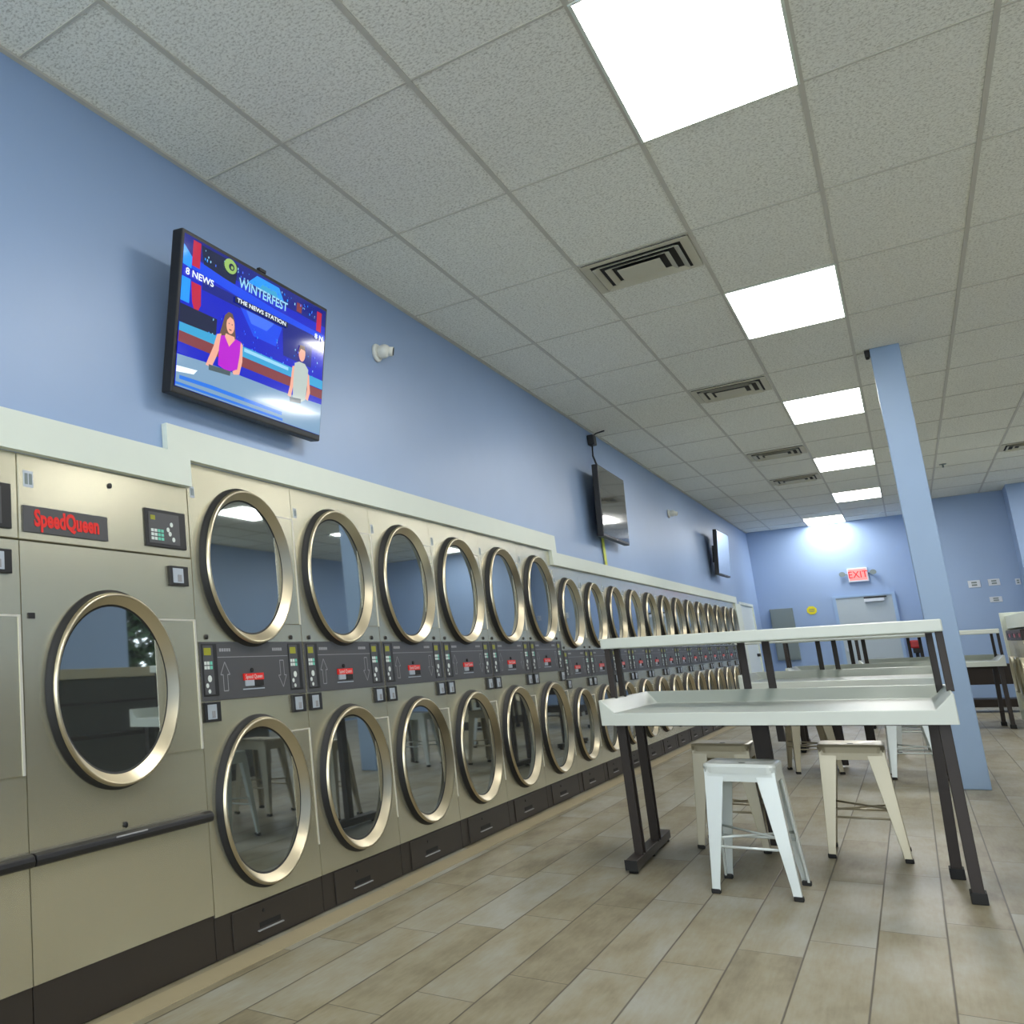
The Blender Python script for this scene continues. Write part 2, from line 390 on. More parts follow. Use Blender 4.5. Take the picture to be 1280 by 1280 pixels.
def stack_dryer(w_, top, kz, cy, zl, zu, R, s0, s1, cz0, cz1, label, group, big):
    r = thing('stacked_dryer', label, 'dryer', (0, 0, 0), 0, group)
    c = MB().box(-.85, -.062, .003, w_-.003, kz, top)
    c.plate_hole(.0025, w_-.0025, kz+.002, s0-.001, cy, zl, R-.002)
    c.plate_hole(.0025, w_-.0025, s1+.001, top, cy, zu, R-.002)
    c.box(-.06, 0, .0025, w_-.0025, s0, s1)
    c.build('cabinet', 'steel', r)
    t = R+.005
    for (z, a, b) in ((zl, -.27, .28), (zu, -.265, .275)):
        a, b = a*R/.368, b*R/.368
        h = MB()
        y0 = cy+math.sqrt(max(t*t-b*b, 0))-.02
        h.box(0, .007, cy+R*.72, w_-.012, z+a, z+b)
        hp = h.build('hinge_plate', 'steel', r, .002)
        MB().box(.005, .010, w_-.020, w_-.010, z+a, z+b).box(.005, .0085, cy+R*.75, w_-.02, z+b-.006, z+b).build('hinge', 'steel_edge', hp)
    ring_door(r, 'upper_door', cy, zu, R)
    ring_door(r, 'lower_door', cy, zl, R)
    st = MB().box(.0, .006, .012, w_-.012, s0, s1).build('control_panel', 'strip', r, .001)
    e = w_-.895
    keypad(st, .020, .132, s0+.02, s1-.008); keypad(st, w_-.158, w_-.04, s0+.02, s1-.008)
    ln = MB().box(.006, .0072, .138, w_-.165, s0+.182, s0+.185)
    arrow(ln, .188, s0+.10, .125, True); arrow(ln, w_-.225, s0+.10, .125, False)
    for yy in (.20, w_-.255):
        for q in range(5): ln.box(.006, .0072, yy-.045+q*.018, yy-.032+q*.018, s0+.208, s0+.222)
    ln.build('printed_marks', 'lineg', st)
    cb = w_*.46
    bd = MB().box(.006, .012, cb-.083, cb+.083, s0+.078, s0+.108, 0)
    bd.box(.006, .012, cb-.07, cb+.0, s0+.052, s0+.078, 1).box(.006, .014, cb+.005, cb+.075, s0+.05, s0+.078, 2)
    bd.box(.006, .008, cb-.09, cb+.09, s0+.036, s0+.041, 1)
    bd.lathe((.006, cb-.01, s0+.122), [(.010, 0), (.010, .006)], n=12, m=2)
    bd.text('Speed Queen', .026, YZ(.0125, cb, s0+.093), 3, 0, xs=1.0)
    bd.build('brand_badge', ['red', 'coin', 'dark', 'keywhite'], st)
    coin_box(r, .012, .128, cz0, cz1); coin_box(r, w_-.155, w_-.035, cz0, cz1)
    for yy in (.07, w_-.11): lock(r, yy, s1+.022)
    MB().box(.0, .002, .022, .052, top-.155, top-.105, 0).box(.0015, .003, .026, .035, top-.146, top-.114, 1).box(.0015, .003, .039, .048, top-.146, top-.114, 1).build('number_sticker', ['coin', 'panelgrey'], r)
    kick(r, w_, kz)
    return r
ordn = ['first', 'second', 'third', 'fourth', 'fifth', 'sixth', 'seventh', 'eighth', 'ninth', 'tenth', 'eleventh', 'twelfth', 'thirteenth']
def lab_t(i):
    if i == 0: return 'tall stacked dryer right beside the single dryer with the red sign'
    if i == 5: return 'last tall stacked dryer, beside the lower row of dryers'
    return '%s tall stacked dryer, counting from the single dryer with red sign' % ordn[i]
def lab_s(i):
    if i == 0: return 'shorter stacked dryer directly beside the last tall stacked dryer'
    if i == 12: return 'last short stacked dryer, next to the white door'
    return '%s short stacked dryer, counting from the tall stacked dryers' % ordn[i]
tall = None
for i in range(6):
    y = .945+.895*i
    if i == 0:
        tall = stack_dryer(.895, 2.072, .167, .43, .585, 1.632, .366, 1.033, 1.283, .945, 1.028, lab_t(0), 'tall stacked dryers', True)
        tall.location = (0, y, 0)
    else: dup(tall, (0, y, 0), label=lab_t(i))
small = None
for i in range(13):
    y = 6.315+.851*i
    if i == 0:
        small = stack_dryer(.851, 1.947, .167, .402, .552, 1.538, .316, .958, 1.204, .872, .948, lab_s(0), 'short stacked dryers', False)
        small.location = (0, y, 0)
    else: dup(small, (0, y, 0), label=lab_s(i))
def single_dryer(label):
    W_ = 1.015; top = 1.955
    r = thing('single_dryer', label, 'dryer', (0, 0, 0), 0, 'large single dryers')
    c = MB().box(-.85, -.062, .003, W_-.003, .18, top)
    c.plate_hole(.0025, W_-.0025, .182, 1.638, .47, 1.112, .363)
    c.build('cabinet', 'steel', r)
    MB().box(-.06, 0, .0025, W_-.0025, 1.644, top).build('top_panel', 'steel', r, .003)
    hp = MB().box(0, .007, .72, W_-.014, .842, 1.378).build('hinge_plate', 'steel', r, .002)
    MB().box(.005, .010, W_-.024, W_-.012, .842, 1.378).box(.005, .0085, .74, W_-.02, 1.371, 1.378).build('hinge', 'steel_edge', hp)
    ring_door(r, 'round_door', .47, 1.112, .365)
    sg = MB().box(.0, .007, .02, .468, 1.672, 1.767).build('brand_sign', 'strip', r, .001)
    MB().text('SpeedQueen', .083, YZ(.008, .244, 1.722), 0, .0012, xs=.80, bold=.035).build('brand_lettering', 'red', sg)
    cp = MB().box(.0, .008, .704, .978, 1.675, 1.834).build('control_panel', 'black', r, .002)
    MB().box(.007, .0095, .722, .930, 1.690, 1.820).build('control_plate', 'strip', cp)
    b = MB()
    for i in range(4):
        for j in range(3): b.box(.009, .011, .735+.022*i, .752+.022*i, 1.703+.017*j, 1.715+.017*j, 1 if i > 1 else 0)
    b.box(.009, .011, .735, .765, 1.787, 1.806, 2)
    for yy, zz in ((.875, 1.775), (.850, 1.752), (.862, 1.735), (.885, 1.712)): b.lathe((.009, yy, zz), [(.010, 0), (.010, .002)], n=12, m=0)
    b.build('buttons', ['keywhite', 'keygreen', 'lime'], cp)
    coin_box(r, .842, .968, 1.518, 1.601)
    lock(r, .497, 1.897); lock(r, .49, .612)
    MB().box(0, .004, .03, .062, 1.366, 1.386).build('door_latch', 'black', r)
    MB().box(.0, .002, .030, .078, 1.835, 1.895, 0).box(.0015, .003, .036, .051, 1.845, 1.885, 1).box(.0015, .003, .057, .072, 1.845, 1.885, 1).build('number_sticker', ['coin', 'panelgrey'], r)
    h = MB()
    P = [(0, -.021), (.020, -.023), (.032, -.016), (.036, 0), (.032, .015), (.018, .021), (0, .020)]
    h.loft([[(x, y, .572+z) for x, z in P] for y in (.004, .012, W_-.012, W_+.0 -.004)], 0)
    h.box(.030, .0365, .4, .58, .580, .586, 1)
    h.build('handle_rail', ['black', 'lineg'], r, .003)
    k = MB().box(-.8, -.004, .003, W_-.003, .004, .18).build('kick_panel', 'kick', r, .002)
    return r
sd = single_dryer('wide single dryer with the red lettered sign and round door'); sd.location = (0, -.07, 0)
dup(sd, (0, -1.085, 0), label='single dryer cut off by the left edge, only its right side showing')

# ------------------------------------------------------------------ washers across the aisle
def washer(label, group):
    r = thing('washer', label, 'washing machine', (0, 0, 0), 0, group)
    W_, H = .74, 1.22
    c = MB().box(.062, .85, .003, W_-.003, .14, H)
    c.build('cabinet', 'beige', r, .004)
    fp = MB().plate_hole(.0025, W_-.0025, .14, 1.075, W_/2, .60, .235, x=0, back=.06); fp.build('front_panel', 'beige', r)
    cp = MB().box(-.004, .06, .004, W_-.004, 1.077, H-.012).build('control_panel', 'darkred', r, .003)
    MB().box(-.007, -.003, .42, .62, 1.11, 1.17).build('display', 'black', cp)
    MB().box(-.007, -.003, .08, .30, 1.115, 1.16).build('badge', 'redp', cp)
    d = MB(); d.cap = False; d.lathe((0, W_/2, .62), [(.245, .0), (.245, -.03), (.235, -.042), (.215, -.038), (.18, .03)], n=48)
    dr = d.build('round_door', 'beige', r)
    g = MB(); g.lathe((0, W_/2, .62), [(.184, .036), (.184, .03), (.1, .026), (.03, .025)], n=40); g.build('door_glass', 'glass', dr)
    MB().box(.02, .8, .004, W_-.004, .005, .14).build('base', 'kick', r)
    return r
XW = 3.27
wa = washer('farthest washer of the right hand row, behind the black table legs', 'washers along the right side'); wa.location = (XW, 14.9, 0)
wl = ['washer at the right edge of the photo, nearer than the farthest washer', 'third washer from the far end of the right hand row']
for i, l in enumerate(wl): dup(wa, (XW, 14.9-.745*(i+1), 0), label=l)
bk = thing('machine_bulkhead', 'dark steel machine bulkhead across the aisle, seen mirrored in the single dryer door', 'bulkhead', (XW+.1, 4.6, 0))
MB().box(0, .6, -2.3, 2.3, .12, 1.16).build('body', mat('dark_steel_panel', (.10, .10, .09, 1), .3, .6), bk, .005)
MB().box(-.02, .62, -2.32, 2.32, 1.16, 1.25).build('ledge', mat('tan_ledge', srgb(176, 168, 140), .5), bk, .004)
MB().box(-.012, 0, -2.3, 2.3, .62, .66).box(-.012, 0, -2.3, 2.3, .93, .95).build('side_rail', 'leg', bk)
MB().box(.04, .56, -2.28, 2.28, 0, .12).build('base', 'kick', bk)
struct(MB().box(XW+.02, XW+.5, 12.6, 15.645, 1.235, 1.41).box(XW-.03, XW+.5, 15.65, 15.70, 0, 1.46), 'trim_4', 'trim', .004)

hd = MB(); rnd = random.Random(9)
for k in range(6000):
    c = Vector((8.2 + rnd.uniform(-.25, .5), rnd.uniform(7.8, 13.5), rnd.uniform(.0, 3.3))); a = Vector((rnd.uniform(-1, 1), rnd.uniform(-1, 1), rnd.uniform(-1, 1))).normalized()*.15
    b = a.orthogonal().normalized()*.08
    hd.face([c-a, c+b, c+a, c-b])
hr = thing('hedge', 'leafy green hedge outside the side window, seen mirrored in the single dryer door', 'hedge', (0, 0, 0))
hd.build('leaves', mat('hedge_leaf', (.03, .09, .02, 1), .6), hr)
st_ = MB()
for y in (8.3, 9.4, 10.5, 11.6, 12.7): st_.tube([(8.4, y, -.1), (8.45, y+.1, 1.2), (8.35, y, 3.0)], .03)
st_.build('stems', 'leg', hr)

# ------------------------------------------------------------------ folding tables
def c_channel(mb, x, y, z0, z1, w_=.042, d=.075, t=.012, x1=None, y1=None, m=0):
    x1 = x if x1 is None else x1; y1 = y if y1 is None else y1
    P = [(-w_/2, -d/2), (w_/2, -d/2), (w_/2, -d/2+t), (-w_/2+t, -d/2+t), (-w_/2+t, d/2-t), (w_/2, d/2-t), (w_/2, d/2), (-w_/2, d/2)]
    mb.loft([[(x+a, y+b, z0) for a, b in P], [(x1+a, y1+b, z1) for a, b in P]], m)
    return mb
def folding_table(label, group):
    r = thing('folding_table', label, 'table', (0, 0, 0), 0, group)
    A, B, C = .703, .578, .07
    zb, zt, zi = .772, .905, .836
    t = MB()
    q = t.face
    g = .010
    q([(-A+C, -B, zi), (A-C, -B, zi), (A-C, B-C, zi), (-A+C, B-C, zi)])
    for s in (-1, 1):
        q([(s*(A-g), -B, zt), (s*(A-g), B-g, zt), (s*(A-C), B-C, zi), (s*(A-C), -B, zi)])
        q([(s*A, -B, zt), (s*A, B, zt), (s*(A-g), B-g, zt), (s*(A-g), -B, zt)])
        q([(s*A, -B, zb), (s*A, B, zb), (s*A, B, zt), (s*A, -B, zt)])
        q([(s*A, -B, zb), (s*A, -B, zt), (s*(A-g), -B, zt), (s*(A-C), -B, zi), (s*(A-C), -B, zb)])
    q([(-A+g, B-g, zt), (A-g, B-g, zt), (A-C, B-C, zi), (-A+C, B-C, zi)])
    q([(-A, B, zt), (A, B, zt), (A-g, B-g, zt), (-A+g, B-g, zt)])
    q([(-A, B, zb), (A, B, zb), (A, B, zt), (-A, B, zt)])
    q([(-A+C, -B, zb), (A-C, -B, zb), (A-C, -B, zi), (-A+C, -B, zi)])
    q([(-A, -B, zb), (A, -B, zb), (A, B, zb), (-A, B, zb)])
    bmesh.ops.remove_doubles(t.bm, verts=t.bm.verts, dist=.0005)
    t.build('tabletop', 'white', r, .004)
    MB().box(-.725, .717, -.28, .60, 1.178, 1.236).build('shelf', 'white', r, .006)
    # end frames: two legs and a foot bar each
    for (fx0, fy0, fx1, fy1, la, lb) in ((-.675, -.49, -.708, .575, (-.675, -.26, -.678, -.25), (-.685, .20, -.682, .20)),
                                         (.662, -.47, .60, .575, (.653, -.425, .653, -.40), (.598, .10, .622, .10))):
        for (a, b, c, d) in (la, lb):
            lg = c_channel(MB(), a, b, .06 if fx0 < 0 else .035, zb, x1=c, y1=d).build('leg', 'leg', r, .002)
            if fx0 > 0: MB().box(a-.028, a+.028, b-.043, b+.043, 0, .05).build('foot_cap', 'rubber', lg, .004)
        if fx0 > 0: continue
        dx, dy = fx1-fx0, fy1-fy0; L = math.hypot(dx, dy); nx, ny = dy/L*.028, -dx/L*.028
        P = [(fx0-nx, fy0-ny), (fx0+nx, fy0+ny), (fx1+nx, fy1+ny), (fx1-nx, fy1-ny)]
        fb = MB().hexa([(*p, .018) for p in P], [(*p, .066) for p in P]).build('foot_bar', 'leg', r, .003)
        MB().box(fx0-.029, fx0+.029, fy0-.012, fy0-.001, .016, .068).build('end_cap', 'rubber', fb)
        for (a, b) in ((fx0+dx*.03, fy0+dy*.03), (fx0+dx*.5, fy0+dy*.5), (fx0+dx*.97, fy0+dy*.97)):
            MB().lathe((a, b, 0), [(.022, 0), (.022, .012), (.008, .013), (.008, .02)], 'Z', 14).build('glide', 'rubber', fb)
    # shelf posts
    for (a, b, z) in ((-.700, -.235, .9), (-.700, -.02, .9), (.701, -.20, .9), (.672, .45, .86)):
        MB().box(a-.014, a+.014, b-.02, b+.02, z, 1.18).build('shelf_post', 'leg', r, .002)
    for a in (-.165, -.045):
        MB().box(a-.018, a+.018, .572, .602, .60, 1.18).build('shelf_post', 'leg', r, .002)
    c_channel(MB(), -.135, .545, .02, zb, w_=.08, d=.05).build('center_leg', 'leg', r, .002)
    MB().box(-.63, .63, -.02, .02, .73, zb).build('under_rail', 'leg', r)
    return r
T1 = folding_table('nearest white folding table with a raised shelf, in front of the column', 'white folding tables')
T1.location = (1.665, 3.833, 0)
dup(T1, (1.755, 8.34, 0), label='second white folding table, directly behind the nearest one')
dup(T1, (1.90, 10.75, 0), label='third white folding table, seen through the gap under the near shelf')
dup(T1, (2.40, 14.25, 0), label='far white folding table whose end shows right of the column')

bn = thing('storage_bench', 'low dark brown bench behind the far table, right of the column', 'bench', (3.12, 17.4, 0))
MB().box(-.42, .42, -.25, .25, .42, .72).build('cupboard', 'leg', bn, .005)
MB().box(-.42, .42, -.25, .25, .08, .20).build('bottom_shelf', 'leg', bn, .005)
for x in (-.40, .40):
    for y in (-.23, .23): MB().box(x-.02, x+.02, y-.02, y+.02, 0, .42).build('leg', 'leg', bn)

# ------------------------------------------------------------------ stools
def stool(label, mname, group):
    r = thing('metal_stool', label, 'stool', (0, 0, 0), 0, group)
    H = .598; a, b = .140, .140; fa, fb = .172, .195
    def rr(hx, hy, z, rad=.035, n=5):
        P = []
        for cx, cy, s in ((hx-rad, hy-rad, 0), (-hx+rad, hy-rad, 1), (-hx+rad, -hy+rad, 2), (hx-rad, -hy+rad, 3)):
            for k in range(n):
                an = PI/2*s + PI/2*k/(n-1); P.append((cx+rad*math.cos(an), cy+rad*math.sin(an), z))
        return P
    s = MB()
    s.loft([rr(a+.004, b+.004, H-.045), rr(a+.006, b+.006, H-.014), rr(a+.003, b+.003, H-.004), rr(a-.006, b-.006, H), rr(a-.03, b-.03, H-.001), rr(.03, .03, H-.007, .012)], 0)
    s.build('seat', mname, r)
    MB().lathe((0, 0, H-.0068), [(.014, 0), (.014, .001)], 'Z', 16).build('seat_hole', 'dark', r)
    for sx in (-1, 1):
        for sy in (-1, 1):
            L = MB(); rings = []
            for tt in (0, .25, .5, .75, .93, 1):
                cx = a + (fa-a)*tt; cy = b + (fb-b)*tt; z = (H-.04)*(1-tt) + .016*tt
                wd = .078 - .045*min(1, tt*1.05); th = .010
                P = [(0, 0), (-wd, 0), (-wd, -th), (-th*1.3, -th), (-th*1.3, -th*1.3), (-th, -th*1.3), (-th, -wd), (0, -wd)]
                rings.append([(sx*(cx+p), sy*(cy+q_), z) for p, q_ in P])
            L.loft(rings, 0)
            lo = L.build('leg', mname, r, .002)
            MB().box(sx*fa-.018-sx*.014, sx*fa+.018-sx*.014, sy*fb-.018-sy*.014, sy*fb+.018-sy*.014, 0, .022).build('rubber_foot', 'rubber', lo, .004)
    # aprons under the seat
    for s_ in (-1, 1):
        MB().box(-a+.01, a-.01, s_*(b-.001)-.003, s_*(b-.001)+.003, H-.082, H-.03).build('apron', mname, r)
        MB().box(s_*(a-.001)-.003, s_*(a-.001)+.003, -b+.01, b-.01, H-.082, H-.03).build('apron', mname, r)
    z = .215; t_ = 1-(z-.016)/(H-.056); ex, ey = a+(fa-a)*t_-.010, b+(fb-b)*t_-.010
    for s_ in (-1, 1):
        MB().tube([(-ex, s_*ey, z), (ex, s_*ey, z)], .0065).build('brace', mname, r)
    z2 = .25
    MB().tube([(-ex, -ey, z2), (ex, ey, z2)], .006).build('brace', mname, r)
    MB().tube([(-ex, ey, z2+.013), (ex, -ey, z2+.013)], .006).build('brace', mname, r)
    return r
S1 = stool('white metal stool pulled out in front of the nearest table', 'stool', 'metal stools'); S1.location = (1.556, 3.272, 0); S1.rotation_euler = (0, 0, -.01)
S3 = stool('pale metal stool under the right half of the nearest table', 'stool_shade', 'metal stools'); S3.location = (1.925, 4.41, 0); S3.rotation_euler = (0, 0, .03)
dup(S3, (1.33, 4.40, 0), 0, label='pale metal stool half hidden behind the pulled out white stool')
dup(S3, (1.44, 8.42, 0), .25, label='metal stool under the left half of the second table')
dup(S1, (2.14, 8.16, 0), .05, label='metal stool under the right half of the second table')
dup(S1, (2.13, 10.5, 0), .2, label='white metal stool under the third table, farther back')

# ------------------------------------------------------------------ televisions
def tv_body(label, w_, h, tilt, loc, swivel=0):
    r = thing('television', label, 'television', loc, 0)
    r.rotation_euler = (0, tilt, swivel)
    b = MB().box(-.055, .0, -w_/2, w_/2, -h/2, h/2).build('bezel', 'black', r, .006)
    MB().box(-.075, -.044, -w_*.36, w_*.36, -h*.38, h*.30).build('rear_housing', 'black', r, .01)
    return r
# lit television showing a news studio
TW, TH = 1.285, .713
tv = tv_body('lit wall television showing a blue news studio with a woman in magenta', TW, TH, math.atan2(.115, .70), (.158, 1.385, 2.68))
E_ = {}
def em(name, r, g, b, s=1.0):
    k = (r, g, b)
    m = bpy.data.materials.new(name); m.use_nodes = True
    bs = m.node_tree.nodes['Principled BSDF']; c = srgb(r, g, b)
    bs.inputs['Base Color'].default_value = (.01, .01, .01, 1); bs.inputs['Roughness'].default_value = .09; bs.inputs['Coat Weight'].default_value = .08
    bs.inputs['Emission Color'].default_value = c; bs.inputs['Emission Strength'].default_value = 1.3*s
    return m
cols = dict(navy=(10, 24, 120), blue=(14, 66, 215), royal=(6, 26, 180), sky=(30, 140, 240), cyan=(52, 150, 196), red=(175, 25, 60), brick=(120, 55, 62), white=(225, 235, 240),
            pale=(140, 196, 226), desk=(116, 148, 176), desk2=(40, 110, 210), hair=(96, 74, 62), skin=(222, 160, 140), magenta=(170, 20, 190), laptop=(70, 85, 92), greyw=(170, 182, 178),
            green=(140, 175, 95), dark=(16, 26, 60), ltblue=(60, 105, 230))
cm = {k: em('picture_'+k, *v) for k, v in cols.items()}
ck = list(cm)
scr = MB()
SW, SH = TW-.032, TH-.05
lay = [0.0012]
def P(uv): return [(lay[0], -SW/2+u*SW, SH/2+.006-v*SH) for u, v in uv]
def poly(c, *uv):
    lay[0] += .00003
    scr.face(P(uv), ck.index(c))
def rect(c, u0, v0, u1, v1): poly(c, (u0, v0), (u1, v0), (u1, v1), (u0, v1))
def ell(c, u, v, ru, rv, n=20, a0=0, a1=2*PI): poly(c, *[(u+ru*math.cos(a0+(a1-a0)*k/n), v+rv*math.sin(a0+(a1-a0)*k/n)) for k in range(n)])
rect('royal', 0, 0, 1, 1)
rect('navy', 0, 0, 1, .13); poly('dark', (.10, .02), (.33, .02), (.32, .16), (.22, .2), (.12, .14))
poly('blue', (0, .12), (.25, .16), (.6, .19), (1, .20), (1, .30), (.6, .27), (.2, .22), (0, .20))
rect('navy', .12, .24, 1, .31); poly('blue', (.36, .30), (.66, .30), (.62, .46), (.46, .46)); poly('ltblue', (.40, .30), (.60, .30), (.55, .38), (.44, .38))
poly('navy', (.66, .25), (.9, .25), (.9, .5), (.68, .5))
poly('sky', (0, .07), (.05, .13), (.05, .21), (0, .2)); rect('sky', 0, .28, .05, .44)
poly('sky', (.46, .02), (.62, .02), (.66, .1), (.4, .1)); poly('cyan', (.50, .06), (.60, .06), (.62, .1), (.48, .1))
rect('red', .052, .015, .098, .185); poly('red', (.055, .29), (.112, .29), (.118, .42), (.092, .50), (.066, .42)); rect('red', .925, .035, .965, .19); rect('brick', .76, .05, .80, .12)
rect('dark', .0, .46, .22, .58)
for k in range(110):
    u, v = random.uniform(.12, .95), random.choice((random.uniform(.40, .57), random.uniform(.03, .10)))
    s = random.uniform(.004, .010); rect(random.choice(('ltblue', 'pale', 'sky')), u, v, u+s*.7, v+s*1.8)
poly('cyan', (0, .585), (.2, .575), (.45, .565), (1, .565), (1, .635), (.4, .64), (0, .64))
rect('pale', .40, .575, .72, .60)
rect('brick', 0, .64, 1, .715); rect('royal', 0, .712, 1, .785); rect('brick', .44, .66, .72, .70)
poly('desk', (0, .795), (.16, .78), (.67, .775), (1, .755), (1, 1), (0, 1))
poly('desk2', (.02, .925), (.20, .918), (.69, .925), (.69, .95), (.2, .945), (.02, .95)); poly('white', (0, .87), (.12, .855), (.10, .89), (0, .91)); rect('desk2', .0, .972, .7, .99)
# logo and words
ell('green', .278, .060, .040, .050); ell('dark', .285, .062, .018, .024); ell('green', .288, .065, .008, .012)
# woman at the desk
poly('hair', (.262, .41), (.285, .375), (.31, .378), (.326, .42), (.335, .50), (.345, .57), (.33, .60), (.25, .60), (.235, .56), (.25, .48))
poly('skin', (.222, .56), (.247, .545), (.25, .62), (.225, .72), (.20, .80), (.165, .795), (.18, .74), (.205, .65))
poly('skin', (.372, .545), (.388, .56), (.392, .68), (.378, .775), (.34, .79), (.332, .77), (.362, .74), (.366, .62))
poly('magenta', (.245, .56), (.272, .545), (.300, .60), (.340, .54), (.374, .545), (.372, .64), (.362, .745), (.30, .785), (.24, .765), (.238, .65))
poly('skin', (.275, .53), (.33, .53), (.335, .548), (.301, .612), (.270, .552))
ell('skin', .301, .462, .026, .060); poly('hair', (.268, .44), (.285, .39), (.312, .385), (.328, .44), (.318, .415), (.295, .405), (.281, .43))
rect('dark', .288, .45, .295, .456); rect('dark', .308, .45, .315, .456); rect('brick', .294, .490, .309, .498)
poly('laptop', (.183, .785), (.32, .775), (.318, .808), (.185, .822))
# second presenter at the right
poly('skin', (.75, .55), (.775, .54), (.77, .66), (.75, .79), (.725, .785), (.74, .70)); poly('skin', (.865, .55), (.885, .57), (.90, .70), (.885, .77), (.865, .76), (.875, .68))
poly('greyw', (.765, .52), (.80, .495), (.845, .495), (.875, .53), (.872, .66), (.865, .77), (.82, .805), (.765, .785), (.762, .65))
ell('skin', .818, .425, .026, .062); poly('hair', (.788, .43), (.80, .365), (.835, .362), (.85, .42), (.838, .395), (.808, .392), (.797, .42))
poly('laptop', (.742, .79), (.83, .775), (.83, .81), (.745, .825))
def wd(txt, u, v, hgt, c, wid):
    lay[0] += .0001
    n = len(txt); sz = hgt*SH*1.38
    scr.text(txt, sz, YZ(lay[0], -SW/2+u*SW, SH/2+.006-v*SH), ck.index(c), 0, xs=wid*SW/(n*sz*.62), bold=.02)
wd('8 NEWS', .098, .243, .045, 'white', .175)
wd('WINTERFEST', .512, .14, .066, 'pale', .37)
rect('dark', .318, .245, .695, .287); wd('THE NEWS STATION', .507, .266, .030, 'white', .37)
wd('8 N', .945, .24, .04, 'white', .085)
scr.build('screen', [cm[k] for k in ck], tv, recalc=False)
MB().box(-.02, .0, -.03, .03, TH/2, TH/2+.018).build('sensor_bump', 'black', tv, .004)
wm = MB().box(-.12, -.074, -.12, .12, -.14, .14).build('wall_mount', 'black', tv)

def dark_tv(label, w_, h, tilt, loc, swivel=0):
    r = tv_body(label, w_, h, tilt, loc, swivel)
    MB().box(-.0005, .0012, -w_/2+.016, w_/2-.016, -h/2+.026, h/2-.016).build('screen', 'screen_off', r)
    MB().box(.0008, .002, -.04, .04, -h/2+.006, -h/2+.014).build('logo_bar', 'lineg', r)
    return r
t2 = dark_tv('switched off black television hanging in the middle of the left wall', 1.24, .735, .045, (.14, 8.42, 2.69), .02)
MB().box(-.11, -.07, -.12, .12, -.14, .14).build('wall_mount', 'black', t2)
t3 = dark_tv('far black television on the left wall near the back corner', 1.12, .735, .085, (.17, 15.72, 2.70), -.015)
MB().box(-.14, -.07, -.12, .12, -.14, .14).build('wall_mount', 'black', t3)
# plug and cable above the second television
pc = thing('power_adapter', 'black plug with dangling cable above the switched off television', 'plug', (.03, 8.36, 3.42))
MB().box(-.03, .035, -.06, .06, -.05, .06).build('plug_body', 'black', pc, .01)
MB().tube([(.0, 0, -.05), (-.01, .01, -.16), (.02, -.04, -.26), (.05, .02, -.36)], .009).build('cable', 'black', pc)
MB().tube([(.0, .03, .05), (.03, .1, .095), (.10, .16, .12)], .008).build('ceiling_cable', 'black', pc)
yt = MB(); yt.box(.012, .016, -.045, .045, -.155, .155)
tag(yt.build('yellow_tag', 'tagyellow'), 'yellow green strip hanging below the switched off television', 'tag').location = (0, 8.30, 2.12)
bpy.data.objects['yellow_tag'].location.z = 2.20

# ------------------------------------------------------------------ security cameras
def sec_cam(label, loc):
    r = thing('security_camera', label, 'camera', loc, 0, 'wall security cameras')
    MB().lathe((0, 0, 0), [(.058, 0), (.060, .012), (.052, .022)], n=28).build('mount', 'camw', r)
    b = MB(); d = Vector((.93, .32, -.2)).normalized()
    b.lathe((.05, .005, 0), [(.045*math.sin(PI*(k+.5)/10.), -.045*math.cos(PI*(k+.5)/10.)) for k in range(10)], n=24)
    b.build('camera_ball', 'camw', r)
    c = MB(); p = Vector((.05, .005, 0)); c.tube([p+d*.02, p+d*.058], .030, 20); lc = c.build('lens_barrel', 'camw', r)
    c = MB(); c.tube([p+d*.057, p+d*.0615], .025, 18); c.build('lens', 'black', lc)
    return r
sec_cam('white security camera on the wall right of the lit television', (0, 3.09, 3.11))
sec_cam('tiny far security camera between the two dark televisions', (0, 12.36, 3.05))

# ------------------------------------------------------------------ back wall
def door_x(name, x0, x1, ztop, y, parts=True):
    d = MB().box(x0+.05, x1-.05, y-.03, y-.004, .01, ztop-.05).build(name, 'door'); d['kind'] = 'structure'
    fr = MB().box(x0, x0+.05, y-.05, y-.002, 0, ztop).box(x1-.05, x1, y-.05, y-.002, 0, ztop).box(x0+.05, x1-.05, y-.05, y-.002, ztop-.05, ztop).build('door_frame', 'doorframe', d)
    return d
dd = door_x('door_1', 1.22, 2.17, 2.085, YB)
MB().box(1.70, 2.0, YB-.085, YB-.03, 1.925, 1.985, 0).box(1.70, 2.04, YB-.06, YB-.035, 1.992, 2.02, 1).build('door_closer', ['plate', 'black'], dd, .004)
MB().box(1.30, 1.40, YB-.07, YB-.03, .98, 1.05).build('door_handle', 'coin', dd, .004)
ex = thing('exit_sign', 'lit red EXIT sign above the grey back door', 'sign', (1.68, YB, 2.465))
MB().box(-.155, .155, -.055, 0, -.135, .135).build('housing', 'plate', ex, .006)
MB().box(-.135, .135, -.058, -.054, -.105, .115).build('sign_face', 'exitface', ex)
MB().text('EXIT', .19, XZ(0, -.060, .0), 0, .001, xs=.78).build('exit_letters', 'exitred', ex)
for s in (-1, 1):
    a = MB().tube([(s*.15, -.03, .02), (s*.20, -.04, .03)], .012).build('lamp_arm', 'panelgrey', ex)
    l = MB().lathe((s*.235, -.10, .03), [(.02, .055), (.045, .04), (.05, .0)], 'Y', 18).build('emergency_lamp', 'panelgrey', a)
el = thing('electrical_panel', 'grey electrical panel box in the back left corner', 'panel', (.37, YB+.003, 1.39))
MB().box(-.19, .19, -.10, 0, -.53, .52).build('box', 'panelgrey', el, .006)
